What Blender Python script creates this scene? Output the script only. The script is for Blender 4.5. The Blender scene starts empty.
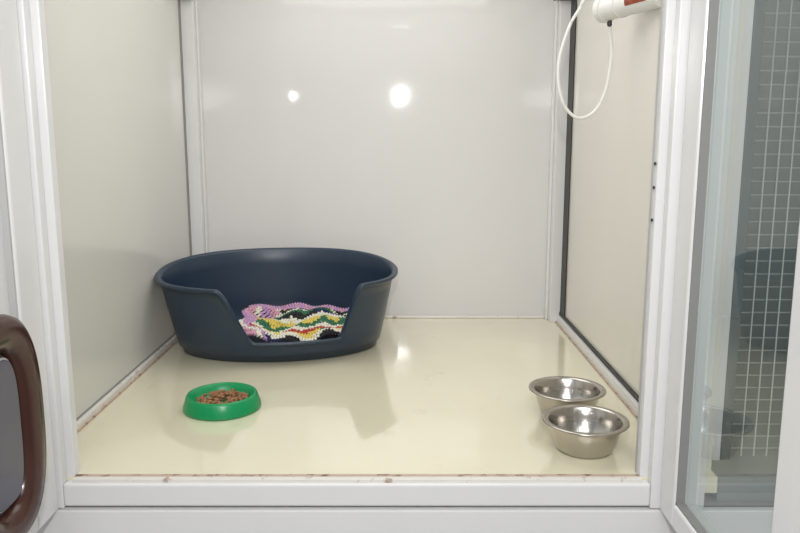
import bpy, bmesh, math, random
from mathutils import Vector, Matrix, noise
random.seed(4)
sc = bpy.context.scene
sc.view_settings.view_transform = 'Standard'
COL = sc.collection

# ---------------------------------------------------------------- materials
def mat(name, col, rough=0.4, metal=0.0, spec=0.5, noise_amt=0.0, noise_scale=8.0, bump=0.0, bump_scale=60.0, dirt=None, dirt_scale=12., dirt_thr=0.62, coat=0.0, coat_rough=0.06):
    m = bpy.data.materials.new(name); m.use_nodes = True
    nt = m.node_tree; b = nt.nodes['Principled BSDF']
    b.inputs['Roughness'].default_value = rough
    b.inputs['Metallic'].default_value = metal
    b.inputs['Specular IOR Level'].default_value = spec
    b.inputs['Coat Weight'].default_value = coat
    b.inputs['Coat Roughness'].default_value = coat_rough
    tc = nt.nodes.new('ShaderNodeTexCoord')
    n = nt.nodes.new('ShaderNodeTexNoise'); n.inputs['Scale'].default_value = noise_scale; n.inputs['Detail'].default_value = 4
    nt.links.new(tc.outputs['Object'], n.inputs['Vector'])
    r = nt.nodes.new('ShaderNodeValToRGB')
    a = 1 - noise_amt
    r.color_ramp.elements[0].position = 0.3; r.color_ramp.elements[1].position = 0.7
    r.color_ramp.elements[0].color = (col[0]*a, col[1]*a, col[2]*a, 1)
    r.color_ramp.elements[1].color = (*col, 1)
    nt.links.new(n.outputs['Fac'], r.inputs['Fac'])
    out = r.outputs['Color']
    if dirt:
        n2 = nt.nodes.new('ShaderNodeTexNoise'); n2.inputs['Scale'].default_value = dirt_scale; n2.inputs['Detail'].default_value = 8
        n2.inputs['Roughness'].default_value = 0.7
        nt.links.new(tc.outputs['Object'], n2.inputs['Vector'])
        r2 = nt.nodes.new('ShaderNodeValToRGB')
        r2.color_ramp.elements[0].position = dirt_thr; r2.color_ramp.elements[1].position = min(1, dirt_thr+0.1)
        r2.color_ramp.elements[0].color = (0,0,0,1); r2.color_ramp.elements[1].color = (1,1,1,1)
        nt.links.new(n2.outputs['Fac'], r2.inputs['Fac'])
        mx = nt.nodes.new('ShaderNodeMix'); mx.data_type = 'RGBA'
        nt.links.new(r2.outputs['Color'], mx.inputs[0])
        nt.links.new(out, mx.inputs[6]); mx.inputs[7].default_value = (*dirt, 1)
        out = mx.outputs[2]
    nt.links.new(out, b.inputs['Base Color'])
    if bump > 0:
        n3 = nt.nodes.new('ShaderNodeTexNoise'); n3.inputs['Scale'].default_value = bump_scale; n3.inputs['Detail'].default_value = 2
        nt.links.new(tc.outputs['Object'], n3.inputs['Vector'])
        bp = nt.nodes.new('ShaderNodeBump'); bp.inputs['Strength'].default_value = bump; bp.inputs['Distance'].default_value = 0.01
        nt.links.new(n3.outputs['Fac'], bp.inputs['Height']); nt.links.new(bp.outputs['Normal'], b.inputs['Normal'])
        nt.links.new(bp.outputs['Normal'], b.inputs['Coat Normal'])
    return m

M_back  = mat('glossy_white_panel', (0.73,0.72,0.71), 0.055, noise_amt=0.03, noise_scale=2, bump=0.14, bump_scale=3, spec=0.45)
M_side  = mat('side_wall_panel', (0.67,0.665,0.62), 0.16, noise_amt=0.03, noise_scale=2, coat=0.25, coat_rough=0.08)
M_sider = mat('side_wall_panel_right', (0.76,0.74,0.67), 0.16, noise_amt=0.03, noise_scale=2, coat=0.25, coat_rough=0.08)
M_floor = mat('cream_vinyl_floor', (0.83,0.78,0.585), 0.12, noise_amt=0.04, noise_scale=3, bump=0.10, bump_scale=5, spec=0.7, coat=1.0, coat_rough=0.04, dirt=(0.74,0.68,0.50), dirt_scale=9, dirt_thr=0.60)
M_upvc  = mat('white_upvc', (0.77,0.77,0.765), 0.22, noise_amt=0.02)
M_upvcd = mat('white_upvc_stained', (0.77,0.74,0.70), 0.3, noise_amt=0.04, dirt=(0.33,0.21,0.13), dirt_scale=28, dirt_thr=0.58)
M_stain = mat('grimy_sealant', (0.55,0.43,0.35), 0.5, noise_amt=0.1, dirt=(0.20,0.11,0.06), dirt_scale=45, dirt_thr=0.52)
M_gasket= mat('black_gasket', (0.03,0.03,0.028), 0.5)
M_greyline = mat('grey_gasket', (0.25,0.25,0.24), 0.5)
M_lgrey = mat('light_grey_gasket', (0.48,0.48,0.47), 0.5)
M_blue  = mat('slate_blue_plastic', (0.019,0.037,0.066), 0.32, noise_amt=0.06, noise_scale=30)
M_green = mat('green_plastic', (0.0,0.27,0.085), 0.3)
M_kib   = mat('kibble', (0.36,0.17,0.08), 0.75, noise_amt=0.45, noise_scale=60)
M_steel = mat('stainless_steel', (0.50,0.47,0.43), 0.2, metal=1.0, noise_amt=0.06, noise_scale=5)
M_brown = mat('brown_plastic', (0.055,0.018,0.012), 0.2, noise_amt=0.1)
M_dark  = mat('dark_plastic', (0.02,0.02,0.022), 0.35)
M_flap  = mat('smoky_flap', (0.09,0.09,0.12), 0.15)
M_cable = mat('white_cable', (0.80,0.79,0.76), 0.35)
M_red   = mat('red_label', (0.40,0.08,0.04), 0.5, noise_amt=0.5, noise_scale=90)
M_wire  = mat('galvanised_wire', (0.46,0.49,0.47), 0.45, metal=0.1)
M_ngrey = mat('neighbour_grey', (0.26,0.29,0.28), 0.6, noise_amt=0.1, noise_scale=2)
M_ndark = mat('neighbour_dark_grey', (0.12,0.15,0.155), 0.5)
M_ground= mat('concrete_ground', (0.42,0.41,0.39), 0.7, noise_amt=0.15, noise_scale=10)

def pane(name, tint, rough, f0, gain):
    # thin sheet: transparent + mirror with Schlick reflectance, the same from both sides
    m = bpy.data.materials.new(name); m.use_nodes = True
    nt = m.node_tree; nt.nodes.clear()
    o = nt.nodes.new('ShaderNodeOutputMaterial'); mx = nt.nodes.new('ShaderNodeMixShader')
    t = nt.nodes.new('ShaderNodeBsdfTransparent'); t.inputs[0].default_value = (*tint,1)
    g = nt.nodes.new('ShaderNodeBsdfGlossy'); g.inputs['Roughness'].default_value = rough; g.inputs[0].default_value=(0.95,0.99,1,1)
    f = nt.nodes.new('ShaderNodeLayerWeight'); f.inputs[0].default_value = 0.5
    p = nt.nodes.new('ShaderNodeMath'); p.operation='POWER'; p.inputs[1].default_value=5
    q = nt.nodes.new('ShaderNodeMath'); q.operation='MULTIPLY_ADD'; q.inputs[1].default_value=gain; q.inputs[2].default_value=f0; q.use_clamp=True
    nt.links.new(f.outputs['Facing'], p.inputs[0]); nt.links.new(p.outputs[0], q.inputs[0])
    nt.links.new(q.outputs[0], mx.inputs[0]); nt.links.new(t.outputs[0], mx.inputs[1]); nt.links.new(g.outputs[0], mx.inputs[2])
    nt.links.new(mx.outputs[0], o.inputs[0]); return m
M_glass = pane('door_glass',(0.84,0.89,0.88),0.02,0.09,1.0)
M_water = pane('water',(0.9,0.92,0.93),0.03,0.03,0.95)

# ---------------------------------------------------------------- helpers
def empty(name, loc=(0,0,0)):
    e = bpy.data.objects.new(name, None); e.location = loc; COL.objects.link(e); e.empty_display_size=0.05; return e
def obj(name, me, mats, parent=None, smooth=False):
    o = bpy.data.objects.new(name, me); COL.objects.link(o)
    for m in (mats if isinstance(mats,(list,tuple)) else [mats]): me.materials.append(m)
    if smooth:
        for p in me.polygons: p.use_smooth = True
    if parent:
        o.parent = parent; o.matrix_parent_inverse = Matrix.Translation(parent.location).inverted()
    return o
def box(name, x0,x1,y0,y1,z0,z1, m, parent=None, bevel=0.0):
    bm = bmesh.new(); bmesh.ops.create_cube(bm, size=1)
    for v in bm.verts:
        v.co = Vector(((x1-x0)*v.co.x, (y1-y0)*v.co.y, (z1-z0)*v.co.z))
    if bevel>0: bmesh.ops.bevel(bm, geom=bm.edges[:], offset=bevel, segments=2, affect='EDGES', profile=0.5)
    me = bpy.data.meshes.new(name); bm.to_mesh(me); bm.free()
    o = obj(name, me, m, parent); o.location = ((x0+x1)/2,(y0+y1)/2,(z0+z1)/2); return o
def lathe(name, prof, m, loc, parent=None, seg=96, closed=True):
    bm = bmesh.new(); rings=[]
    for (r,z) in prof:
        if r < 1e-6: rings.append([bm.verts.new((0,0,z))])
        else: rings.append([bm.verts.new((r*math.cos(2*math.pi*i/seg), r*math.sin(2*math.pi*i/seg), z)) for i in range(seg)])
    for a,b in zip(rings[:-1], rings[1:]):
        for i in range(seg):
            j=(i+1)%seg
            if len(a)==1 and len(b)==1: continue
            if len(a)==1: bm.faces.new((a[0],b[j],b[i]))
            elif len(b)==1: bm.faces.new((a[i],a[j],b[0]))
            else: bm.faces.new((a[i],a[j],b[j],b[i]))
    bmesh.ops.recalc_face_normals(bm, faces=bm.faces[:])
    me = bpy.data.meshes.new(name); bm.to_mesh(me); bm.free()
    o = obj(name, me, m, parent, True); o.location = loc; return o
def tube(bm, pts, rad, seg=8, matfn=None, cap=True):
    rings=[]; n=len(pts)
    for k,p in enumerate(pts):
        t = (pts[min(k+1,n-1)]-pts[max(k-1,0)])
        if t.length<1e-9: t=Vector((1,0,0))
        t.normalize(); up = Vector((0,0,1)) if abs(t.z)<0.9 else Vector((0,1,0))
        a = t.cross(up).normalized(); b = t.cross(a).normalized()
        rings.append([bm.verts.new(p+rad*(math.cos(2*math.pi*i/seg)*a+math.sin(2*math.pi*i/seg)*b)) for i in range(seg)])
    for k in range(n-1):
        for i in range(seg):
            j=(i+1)%seg
            f=bm.faces.new((rings[k][i],rings[k][j],rings[k+1][j],rings[k+1][i])); f.smooth=True
            if matfn: f.material_index = matfn(k)
    if cap:
        bm.faces.new(rings[0]); bm.faces.new(rings[-1][::-1])
def catmull(P, sub=10):
    P=[Vector(p) for p in P]; Q=[P[0]]+P+[P[-1]]; out=[]
    for i in range(1,len(Q)-2):
        for s in range(sub):
            t=s/sub; a,b,c,d=Q[i-1],Q[i],Q[i+1],Q[i+2]
            out.append(0.5*((2*b)+(-a+c)*t+(2*a-5*b+4*c-d)*t*t+(-a+3*b-3*c+d)*t**3))
    out.append(P[-1]); return out

XL, XR, YF, YB, ZT = -0.680, 0.530, 1.26, 2.47, 1.20
# ---------------------------------------------------------------- pen shell
box('floor', XL-0.04, XR+0.04, YF, YB+0.04, -0.03, 0.0, M_floor)
box('wall_back', XL-0.04, XR+0.04, YB, YB+0.04, 0.0, ZT, M_back)
box('wall_left', XL-0.04, XL, YF+0.03, YB, 0.0, ZT, M_side)
box('wall_right', XR, XR+0.04, YF+0.03, YB, 0.0, ZT, M_sider)
box('ceiling', XL-0.04, XR+0.04, YF, YB+0.04, ZT, ZT+0.03, M_upvc)

# corner profiles
n=[0]
def trim(*a, m=M_upvc, bevel=0.002):
    n[0]+=1; return box('trim_%d'%n[0], *a, m, None, bevel)
trim(XL, XL+0.040, 2.412, YB, 0, ZT)
trim(XL+0.040, XL+0.046, 2.440, YB, 0, ZT)
trim(XL, XL+0.003, 2.398, 2.412, 0.02, ZT, m=M_greyline, bevel=0)
trim(XR-0.036, XR, 2.405, YB, 0, ZT)
trim(XR-0.044, XR-0.036, 2.440, YB, 0, ZT)
trim(XR-0.004, XR, 2.340, 2.405, 0.034, ZT, m=M_gasket, bevel=0)
# bottom profiles
trim(XL, XL+0.012, YF+0.03, 2.41, 0, 0.016, m=M_upvcd)
trim(XL+0.012, XL+0.016, YF+0.03, 2.41, 0, 0.004, m=M_stain, bevel=0)
trim(XL, XL+0.003, YF+0.03, 2.41, 0.016, 0.019, m=M_greyline, bevel=0)
trim(XR-0.014, XR, YF+0.03, 2.405, 0, 0.026, m=M_upvc)
trim(XR-0.018, XR-0.014, YF+0.03, 2.405, 0, 0.004, m=M_stain, bevel=0)
trim(XR-0.006, XR, YF+0.03, 2.405, 0.026, 0.036, m=M_gasket, bevel=0)
trim(XL+0.046, XR-0.044, YB-0.012, YB, 0, 0.008, m=M_upvcd)
# front posts
XPl, XPr = -0.583, 0.4305
trim(XPl-0.100, XPl, 1.262, 1.285, -0.05, ZT)
trim(XPl-0.110, XPl-0.014, 1.240, 1.262, -0.05, ZT)
trim(XPr, XPr+0.100, 1.262, 1.285, -0.05, ZT)
trim(XPr+0.014, XPr+0.110, 1.240, 1.262, -0.05, ZT)
trim(XPr-0.002, XPr, 1.275, 1.285, 0.0, ZT, m=M_lgrey, bevel=0)
# header
trim(XPl, XPr, 1.24, 1.285, 1.12, ZT)
# sill
trim(XPl-0.014, XPr+0.014, 1.240, 1.262, -0.046, -0.004, bevel=0.004)
trim(XPl, XPr, 1.258, 1.268, -0.03, 0.0025, m=M_stain, bevel=0)
trim(XPl, XPr, 1.247, 1.259, -0.006, 0.0025, m=M_upvcd, bevel=0.001)
trim(-1.3, 1.9, 1.250, 1.30, -0.052, -0.046, m=M_greyline, bevel=0)
trim(-1.3, 1.9, 1.236, 1.30, -0.85, -0.052)
# little dark corner brackets and screws
def small(name, *a, m=M_dark): return box(name, *a, m, None, 0.001)
small('corner_bracket', XR-0.06, XR-0.005, 2.38, 2.405, 1.015, 1.05)
small('corner_bracket.001', XL+0.005, XL+0.05, 2.385, 2.41, 1.02, 1.05)
for i,z in enumerate((0.515,0.555,0.46)):
    small('screw' if i==0 else 'screw.%03d'%i, XPr-0.0035, XPr-0.0005, 1.268,1.272, z, z+0.005)

# ---------------------------------------------------------------- doors
d1 = empty('door_1', (0.48,1.03,0.3))
DX0, DX1 = 0.460, 0.505
DZ0, DZ1 = -0.050, 1.15
box('hinge_stile', DX0,DX1,1.175,1.238,DZ0,DZ1,M_upvc,d1,0.004)
box('lock_stile', DX0,DX1,0.790,0.862,DZ0,DZ1,M_upvc,d1,0.004)
box('bottom_rail', DX0,DX1,0.862,1.175,DZ0,-0.008,M_upvc,d1,0.004)
box('top_rail', DX0,DX1,0.862,1.175,DZ1-0.06,DZ1,M_upvc,d1,0.004)
bm=bmesh.new()
bm.faces.new([bm.verts.new(p) for p in ((0.48,0.860,-0.01),(0.48,0.860,DZ1-0.058),(0.48,1.177,DZ1-0.058),(0.48,1.177,-0.01))])
me=bpy.data.meshes.new('glass_pane'); bm.to_mesh(me); bm.free(); obj('glass_pane',me,M_glass,d1)
box('gasket_far', DX0+0.004,0.478,1.171,1.176,-0.008,DZ1-0.06,M_greyline,d1)
box('gasket_near', DX0+0.004,0.478,0.861,0.866,-0.008,DZ1-0.06,M_greyline,d1)
box('gasket_bottom', DX0+0.004,0.478,0.862,1.175,-0.009,-0.004,M_greyline,d1)

d2 = empty('door_2', (-0.62,1.0,0.3))
LX0, LX1 = -0.665,-0.605
box('hinge_stile', LX0,LX1,1.165,1.238,DZ0,DZ1,M_upvc,d2,0.004)
box('lock_stile', LX0,LX1,0.700,0.775,DZ0,DZ1,M_upvc,d2,0.004)
box('bottom_rail', LX0,LX1,0.775,1.165,DZ0,-0.002,M_upvc,d2,0.004)
box('top_rail', LX0,LX1,0.775,1.165,DZ1-0.06,DZ1,M_upvc,d2,0.004)
box('door_panel', -0.645,-0.620,0.773,1.167,-0.01,DZ1-0.055,M_upvc,d2)
box('gasket', -0.620,-0.609,1.160,1.166,-0.0,DZ1-0.06,M_lgrey,d2)

# cat flap
def sup(a,b,t,e=2.7):
    c,s=math.cos(t),math.sin(t)
    return a*math.copysign(abs(c)**(2/e),c), b*math.copysign(abs(s)**(2/e),s)
cf = empty('cat_flap', (-0.60,1.005,0.19))
CY=1.012
bm=bmesh.new(); seg=72
prof=[(0.110,0.172,0.0005),(0.110,0.172,0.050),(0.107,0.169,0.060),(0.099,0.161,0.066),(0.082,0.143,0.067),(0.066,0.128,0.062),(0.058,0.120,0.055),(0.056,0.118,0.03)]
rings=[]
for a,b,h in prof:
    rings.append([bm.verts.new((-0.620+h, CY+sup(a,b,2*math.pi*i/seg)[0], 0.182+sup(a,b,2*math.pi*i/seg)[1])) for i in range(seg)])
for a,b in zip(rings[:-1],rings[1:]):
    for i in range(seg): bm.faces.new((a[i],a[(i+1)%seg],b[(i+1)%seg],b[i]))
bmesh.ops.recalc_face_normals(bm, faces=bm.faces[:])
me=bpy.data.meshes.new('flap_frame'); bm.to_mesh(me); bm.free(); obj('flap_frame',me,M_brown,cf,True)
def plate(name,a,b,x0,x1,m,e):
    bm=bmesh.new(); R=[]
    for x,da in ((x0,0),(x1-0.001,0),(x1,-0.001)):
        R.append([bm.verts.new((x,CY+sup(a+da,b+da,2*math.pi*i/64,e)[0],0.182+sup(a+da,b+da,2*math.pi*i/64,e)[1])) for i in range(64)])
    for p,q in zip(R[:-1],R[1:]):
        for i in range(64): bm.faces.new((p[i],p[(i+1)%64],q[(i+1)%64],q[i]))
    bm.faces.new(R[-1]); bm.faces.new(R[0][::-1]); bmesh.ops.recalc_face_normals(bm,faces=bm.faces[:])
    me=bpy.data.meshes.new(name); bm.to_mesh(me); bm.free(); obj(name,me,m,cf)
plate('flap_recess',0.056,0.118,-0.6195,-0.572,M_dark,2.7)
plate('flap_edge',0.051,0.110,-0.572,-0.567,M_lgrey,3.5)
plate('flap_window',0.048,0.107,-0.567,-0.564,M_flap,3.5)

# ---------------------------------------------------------------- pet bed
bed = empty('plastic_pet_bed', (-0.345,2.10,0))
bm=bmesh.new()
SEG=220
rot=math.radians(7)
def sstep(a,b,x):
    t=max(0,min(1,(x-a)/(b-a))); return t*t*(3-2*t)
def Hrim(th):
    c,s=math.cos(th),math.sin(th)
    base = 0.218 + 0.042*sstep(-0.5,1.0,s)
    if s<0:
        d = sstep(-0.47,-0.20,c)*sstep(0.68,0.53,c)
        return base*(1-d)+0.066*d
    return base
def rad_at(z):
    t=min(1,max(0,z/0.23)); k=t**0.85
    return 0.283+0.045*k, 0.178+0.052*k, -0.035*k
rings=[]
NP=0
for i in range(SEG):
    th=2*math.pi*i/SEG
    c,s=math.cos(th),math.sin(th)
    H=Hrim(th)
    pts=[]
    def P(z,off):
        a,b,yo=rad_at(z)
        return ((a+off)*c,(b+off)*s+yo,z)
    pts.append(((0.283-0.03)*c,(0.178-0.03)*s,0.0))
    pts.append(P(0.0,-0.012)); pts.append(P(0.003,-0.006)); pts.append(P(0.020,-0.006)); pts.append(P(0.023,0.0))
    for k in range(1,7): pts.append(P(0.023+(H-0.012-0.023)*k/6,0.0))
    pts.append(P(H-0.011,0.008)); pts.append(P(H-0.006,0.013)); pts.append(P(H-0.001,0.012)); pts.append(P(H+0.001,0.006))
    pts.append(P(H,-0.002)); pts.append(P(H-0.006,-0.006))
    for k in range(5,0,-1): pts.append(P(0.025+(H-0.012-0.025)*k/6,-0.006))
    pts.append(P(0.018,-0.018)); pts.append(P(0.014,-0.04)); pts.append(((0.15)*c,(0.09)*s,0.014)); pts.append((0.03*c,0.02*s,0.014))
    rings.append([bm.verts.new(p) for p in pts]); NP=len(pts)
for i in range(SEG):
    a=rings[i]; b=rings[(i+1)%SEG]
    for k in range(NP-1): bm.faces.new((a[k],b[k],b[k+1],a[k+1]))
bm.faces.new([r[-1] for r in rings]); bm.faces.new([r[0] for r in rings][::-1])
bmesh.ops.recalc_face_normals(bm, faces=bm.faces[:])
bmesh.ops.rotate(bm, verts=bm.verts[:], cent=(0,0,0), matrix=Matrix.Rotation(rot,3,'Z'))
bmesh.ops.translate(bm, verts=bm.verts[:], vec=(-0.348,2.128,0.0))
me=bpy.data.meshes.new('bed_shell'); bm.to_mesh(me); bm.free()
obj('bed_shell',me,M_blue,bed,True)

# ---------------------------------------------------------------- crochet blanket (lying inside the bed)
yarn=[mat('yarn_lilac',(0.50,0.30,0.50),0.9),mat('yarn_white',(0.72,0.70,0.60),0.9),mat('yarn_black',(0.018,0.018,0.022),0.9),
      mat('yarn_yellow',(0.68,0.54,0.12),0.9),mat('yarn_red',(0.42,0.05,0.04),0.9),mat('yarn_green',(0.04,0.16,0.08),0.9),mat('yarn_pink',(0.62,0.33,0.43),0.9),mat('yarn_navy',(0.02,0.03,0.10),0.9)]
CR,SR=math.cos(rot),math.sin(rot)
def bsurf(u,v):
    xl=-0.100+0.357*u
    lim=0.158*math.sqrt(max(0.0,1-(xl/0.268)**2))
    yf=-lim; yb=min(0.128+0.012*math.sin(u*11), lim+0.0)
    yl=yf+(yb-yf)*v
    xl=max(-0.25,min(0.246,xl-0.012*math.sin(v*5)+0.010*math.sin(v*17)*(1-u)))
    z=0.060+0.028*v+0.007*math.sin(u*10+v*3.5)+0.005*math.sin(u*23-v*8)+0.016*noise.noise(Vector((u*5,v*5,2)))
    z+=0.014*math.exp(-((u-0.05)/0.10)**2)
    x=-0.348+CR*xl-SR*(yl-0.012); y=2.128+SR*xl+CR*(yl-0.012)
    return Vector((x,y,max(0.03,z)))
bm=bmesh.new()
RW=30; CN=180
seq=[2,1,3,4,1,5,3,1,2,5,1,2,3,1,5,2,1,7,5,1,6,3,2,1]
def colour(u,v):
    if v>0.90 or u>0.955: return 0 if int(u*40)%3 else 6
    if u<0.19-0.10*math.sin(v*4): return (0,6,6,1,0)[int((u*26+v*9))%5]
    w=v*12+1.3*abs(((u*4.0)%1)-0.5)*2+0.7*noise.noise(Vector((u*6,v*6,0)))
    c=seq[int(w)%len(seq)]
    if c==3 and u>0.62 and int(u*9)%2: c=5
    if c==2 and int(u*7+v*3)%5==1: c=7
    return c
for r in range(RW):
    v=r/(RW-1); pts=[]; us=[]
    for k in range(CN+1):
        u=k/CN
        vv=min(1,max(0,v+0.016*math.sin(k*math.pi*0.5+ (r%2)*math.pi)))
        p=bsurf(u,vv); p.z+=0.0032*math.cos(k*math.pi*0.5)
        pts.append(p); us.append(u)
    tube(bm,pts,0.0035,6,lambda k: colour(us[k],v))
for r in range(42):
    u=r/41; pts=[bsurf(min(1,max(0,u+0.005*math.sin(k*1.5))),k/50)+Vector((0,0,-0.002)) for k in range(51)]
    tube(bm,pts,0.003,6,lambda k: colour(u,k/50))
me=bpy.data.meshes.new('crochet_blanket'); bm.to_mesh(me); bm.free()
obj('crochet_blanket',me,yarn)

# ---------------------------------------------------------------- green food bowl
gb=empty('cat_food_bowl',(-0.405,1.622,0))
lathe('bowl_body',[(0,0.002),(0.070,0.002),(0.084,0.0),(0.0865,0.003),(0.086,0.009),(0.079,0.030),(0.0765,0.034),(0.073,0.035),(0.069,0.033),(0.064,0.022),(0.058,0.012),(0.045,0.009),(0,0.009)],M_green,(-0.401,1.614,0.0),gb)
bm=bmesh.new()
for i in range(190):
    a=random.uniform(0,2*math.pi); r=0.056*math.sqrt(random.random())
    z=0.0145+0.012*random.random()*(1-(r/0.07)**2)+0.002
    s=random.uniform(0.0042,0.006)
    M=Matrix.Translation((r*math.cos(a),r*math.sin(a),z))@Matrix.Rotation(random.uniform(0,3),4,'Z')@Matrix.Rotation(random.uniform(-.7,.7),4,'X')@Matrix.Diagonal((s,s*random.uniform(.7,1.1),s*0.6,1))
    bmesh.ops.create_icosphere(bm, subdivisions=2, radius=1, matrix=M)
me=bpy.data.meshes.new('kibble'); bm.to_mesh(me); bm.free()
k=obj('kibble',me,M_kib,None,True); k.location=(-0.401,1.614,0); k.parent=gb; k.matrix_parent_inverse=Matrix.Translation(gb.location).inverted()

# ---------------------------------------------------------------- steel bowls
def steel(name,x,y):
    e=empty(name,(x,y,0))
    lathe('bowl_body',[(0,0.004),(0.045,0.004),(0.050,0.0),(0.054,0.002),(0.0575,0.010),(0.0665,0.036),(0.0705,0.050),(0.0715,0.0555),(0.076,0.0575),(0.0815,0.057),(0.0832,0.0582),(0.0825,0.0605),(0.079,0.0612),(0.073,0.0608),(0.0695,0.0575),(0.0655,0.040),(0.0555,0.012),(0.049,0.0065),(0,0.0065)],M_steel,(x,y,0),e,128)
    lathe('water',[(0,0.034),(0.063,0.034)],M_water,(x,y,0),e,96)
steel('metal_pet_bowl',0.361,1.388)
steel('metal_pet_bowl.001',0.366,1.572)

# ---------------------------------------------------------------- tubular lamp + cable
lp=empty('wall_heater_tube',(0.48,1.70,0.885))
A=Vector((0.458,1.755,0.884)); B=Vector((0.528,1.575,0.886)); D=(B-A).normalized()
def cyl(name,p,q,r,m,seg=48):
    bm=bmesh.new(); L=(q-p).length; bmesh.ops.create_cone(bm,cap_ends=True,segments=seg,radius1=r,radius2=r,depth=L)
    bmesh.ops.bevel(bm,geom=[e for e in bm.edges if len(e.link_faces)==2 and e.calc_face_angle(0)>1],offset=0.002,segments=2,affect='EDGES')
    bmesh.ops.transform(bm,verts=bm.verts[:],matrix=Matrix.Translation((p+q)/2)@(q-p).to_track_quat('Z','Y').to_matrix().to_4x4())
    me=bpy.data.meshes.new(name); bm.to_mesh(me); bm.free()
    return obj(name,me,m,lp,False)
cyl('tube_body',A,B,0.026,M_cable)
cyl('end_cap',A-D*0.006,A+D*0.016,0.0285,M_cable)
cyl('collar',A+D*0.060,A+D*0.068,0.0275,M_cable)
bm=bmesh.new(); side=D.cross(Vector((0,0,1))).normalized(); upv=side.cross(D).normalized()
prev=None
for i in range(15):
    a=math.radians(-25+i*10)
    d=(-side if side.y>0 else side)*math.cos(a)+upv*math.sin(a)
    cur=(bm.verts.new(A+D*0.105+d*0.0268), bm.verts.new(A+D*0.172+d*0.0268))
    if prev: bm.faces.new((prev[0],prev[1],cur[1],cur[0]))
    prev=cur
me=bpy.data.meshes.new('printed_label'); bm.to_mesh(me); bm.free(); obj('printed_label',me,M_red,lp,True)
box('wall_bracket',0.505,0.5295,1.60,1.68,0.90,0.94,M_cable,lp,0.004)
cyl('cable_gland',A+Vector((0.010,-0.010,-0.022)),A+Vector((0.012,-0.010,-0.038)),0.0055,M_dark)
bm=bmesh.new()
cp=[(0.43,1.76,1.198),(0.428,1.76,1.05),(0.414,1.755,0.915),(0.382,1.75,0.85),(0.360,1.75,0.774),(0.362,1.75,0.715),(0.379,1.75,0.668),(0.410,1.75,0.645),(0.445,1.75,0.660),(0.468,1.75,0.705),(0.478,1.75,0.774),(0.476,1.75,0.815),(0.470,1.745,0.846)]
tube(bm,catmull(cp,12),0.0036,12)
me=bpy.data.meshes.new('cable'); bm.to_mesh(me); bm.free(); obj('cable',me,M_cable,lp)

# ---------------------------------------------------------------- neighbouring pen behind the glass
bm=bmesh.new()
x=0.66
while x<1.9:
    tube(bm,[Vector((x,1.42,-0.05)),Vector((x,1.42,1.2))],0.0017,6); x+=0.0254
z=-0.04
while z<1.2:
    tube(bm,[Vector((0.655,1.4225,z)),Vector((1.9,1.4225,z))],0.0017,6); z+=0.0254
me=bpy.data.meshes.new('wire_mesh_panel'); bm.to_mesh(me); bm.free(); obj('wire_mesh_panel',me,M_wire)
trim(0.635,0.655,1.40,1.44,-0.05,ZT, m=M_ndark)
trim(0.600,0.635,1.40,1.44,-0.05,ZT)
box('wall_neighbour', 0.60,2.4,2.2,2.24,-0.05,ZT,M_ngrey)
box('floor_neighbour', 0.571,2.4,1.26,2.24,-0.046,-0.03,M_ngrey)
box('ground', -3,3.2,-2.5,3.2,-0.90,-0.85,M_ground)

# ---------------------------------------------------------------- lights
def point(name,loc,e,r,col=(1,1,1)):
    l=bpy.data.lights.new(name,'POINT'); l.energy=e; l.shadow_soft_size=r; l.color=col
    o=bpy.data.objects.new(name,l); o.location=loc; COL.objects.link(o); return o
def area(name,loc,rot,e,sx,sy,col=(1,1,1)):
    l=bpy.data.lights.new(name,'AREA'); l.shape='RECTANGLE'; l.size=sx; l.size_y=sy; l.energy=e; l.color=col
    o=bpy.data.objects.new(name,l); o.location=loc; o.rotation_euler=rot; COL.objects.link(o); return o
point('flash',(0.0,0.0,0.86),32,0.022,(1,0.99,0.985))
point('room_lamp',(-0.69,0.0,0.865),1.0,0.02)
area('bounce_fill',(0,-0.5,1.9),(math.radians(38),0,0),20,1.4,0.8)  # added wide bounce fill above and behind the camera, not a real fitting
area('pen_fill',(-0.07,1.85,1.19),(0,0,0),5.6,0.9,0.9,(1,0.985,0.965))  # added fill under the pen ceiling to even out the interior, no lamp there
w=bpy.data.worlds.new('World'); sc.world=w; w.use_nodes=True
w.node_tree.nodes['Background'].inputs[0].default_value=(0.785,0.785,0.785,1)
w.node_tree.nodes['Background'].inputs[1].default_value=0.52

# ---------------------------------------------------------------- camera
cam=bpy.data.cameras.new('Camera'); co=bpy.data.objects.new('Camera',cam); COL.objects.link(co)
cam.sensor_width=36; cam.lens=749/800*36; cam.clip_start=0.01
co.location=(0,0,0.6); co.rotation_euler=(math.radians(90-9.74),0,0)
sc.camera=co
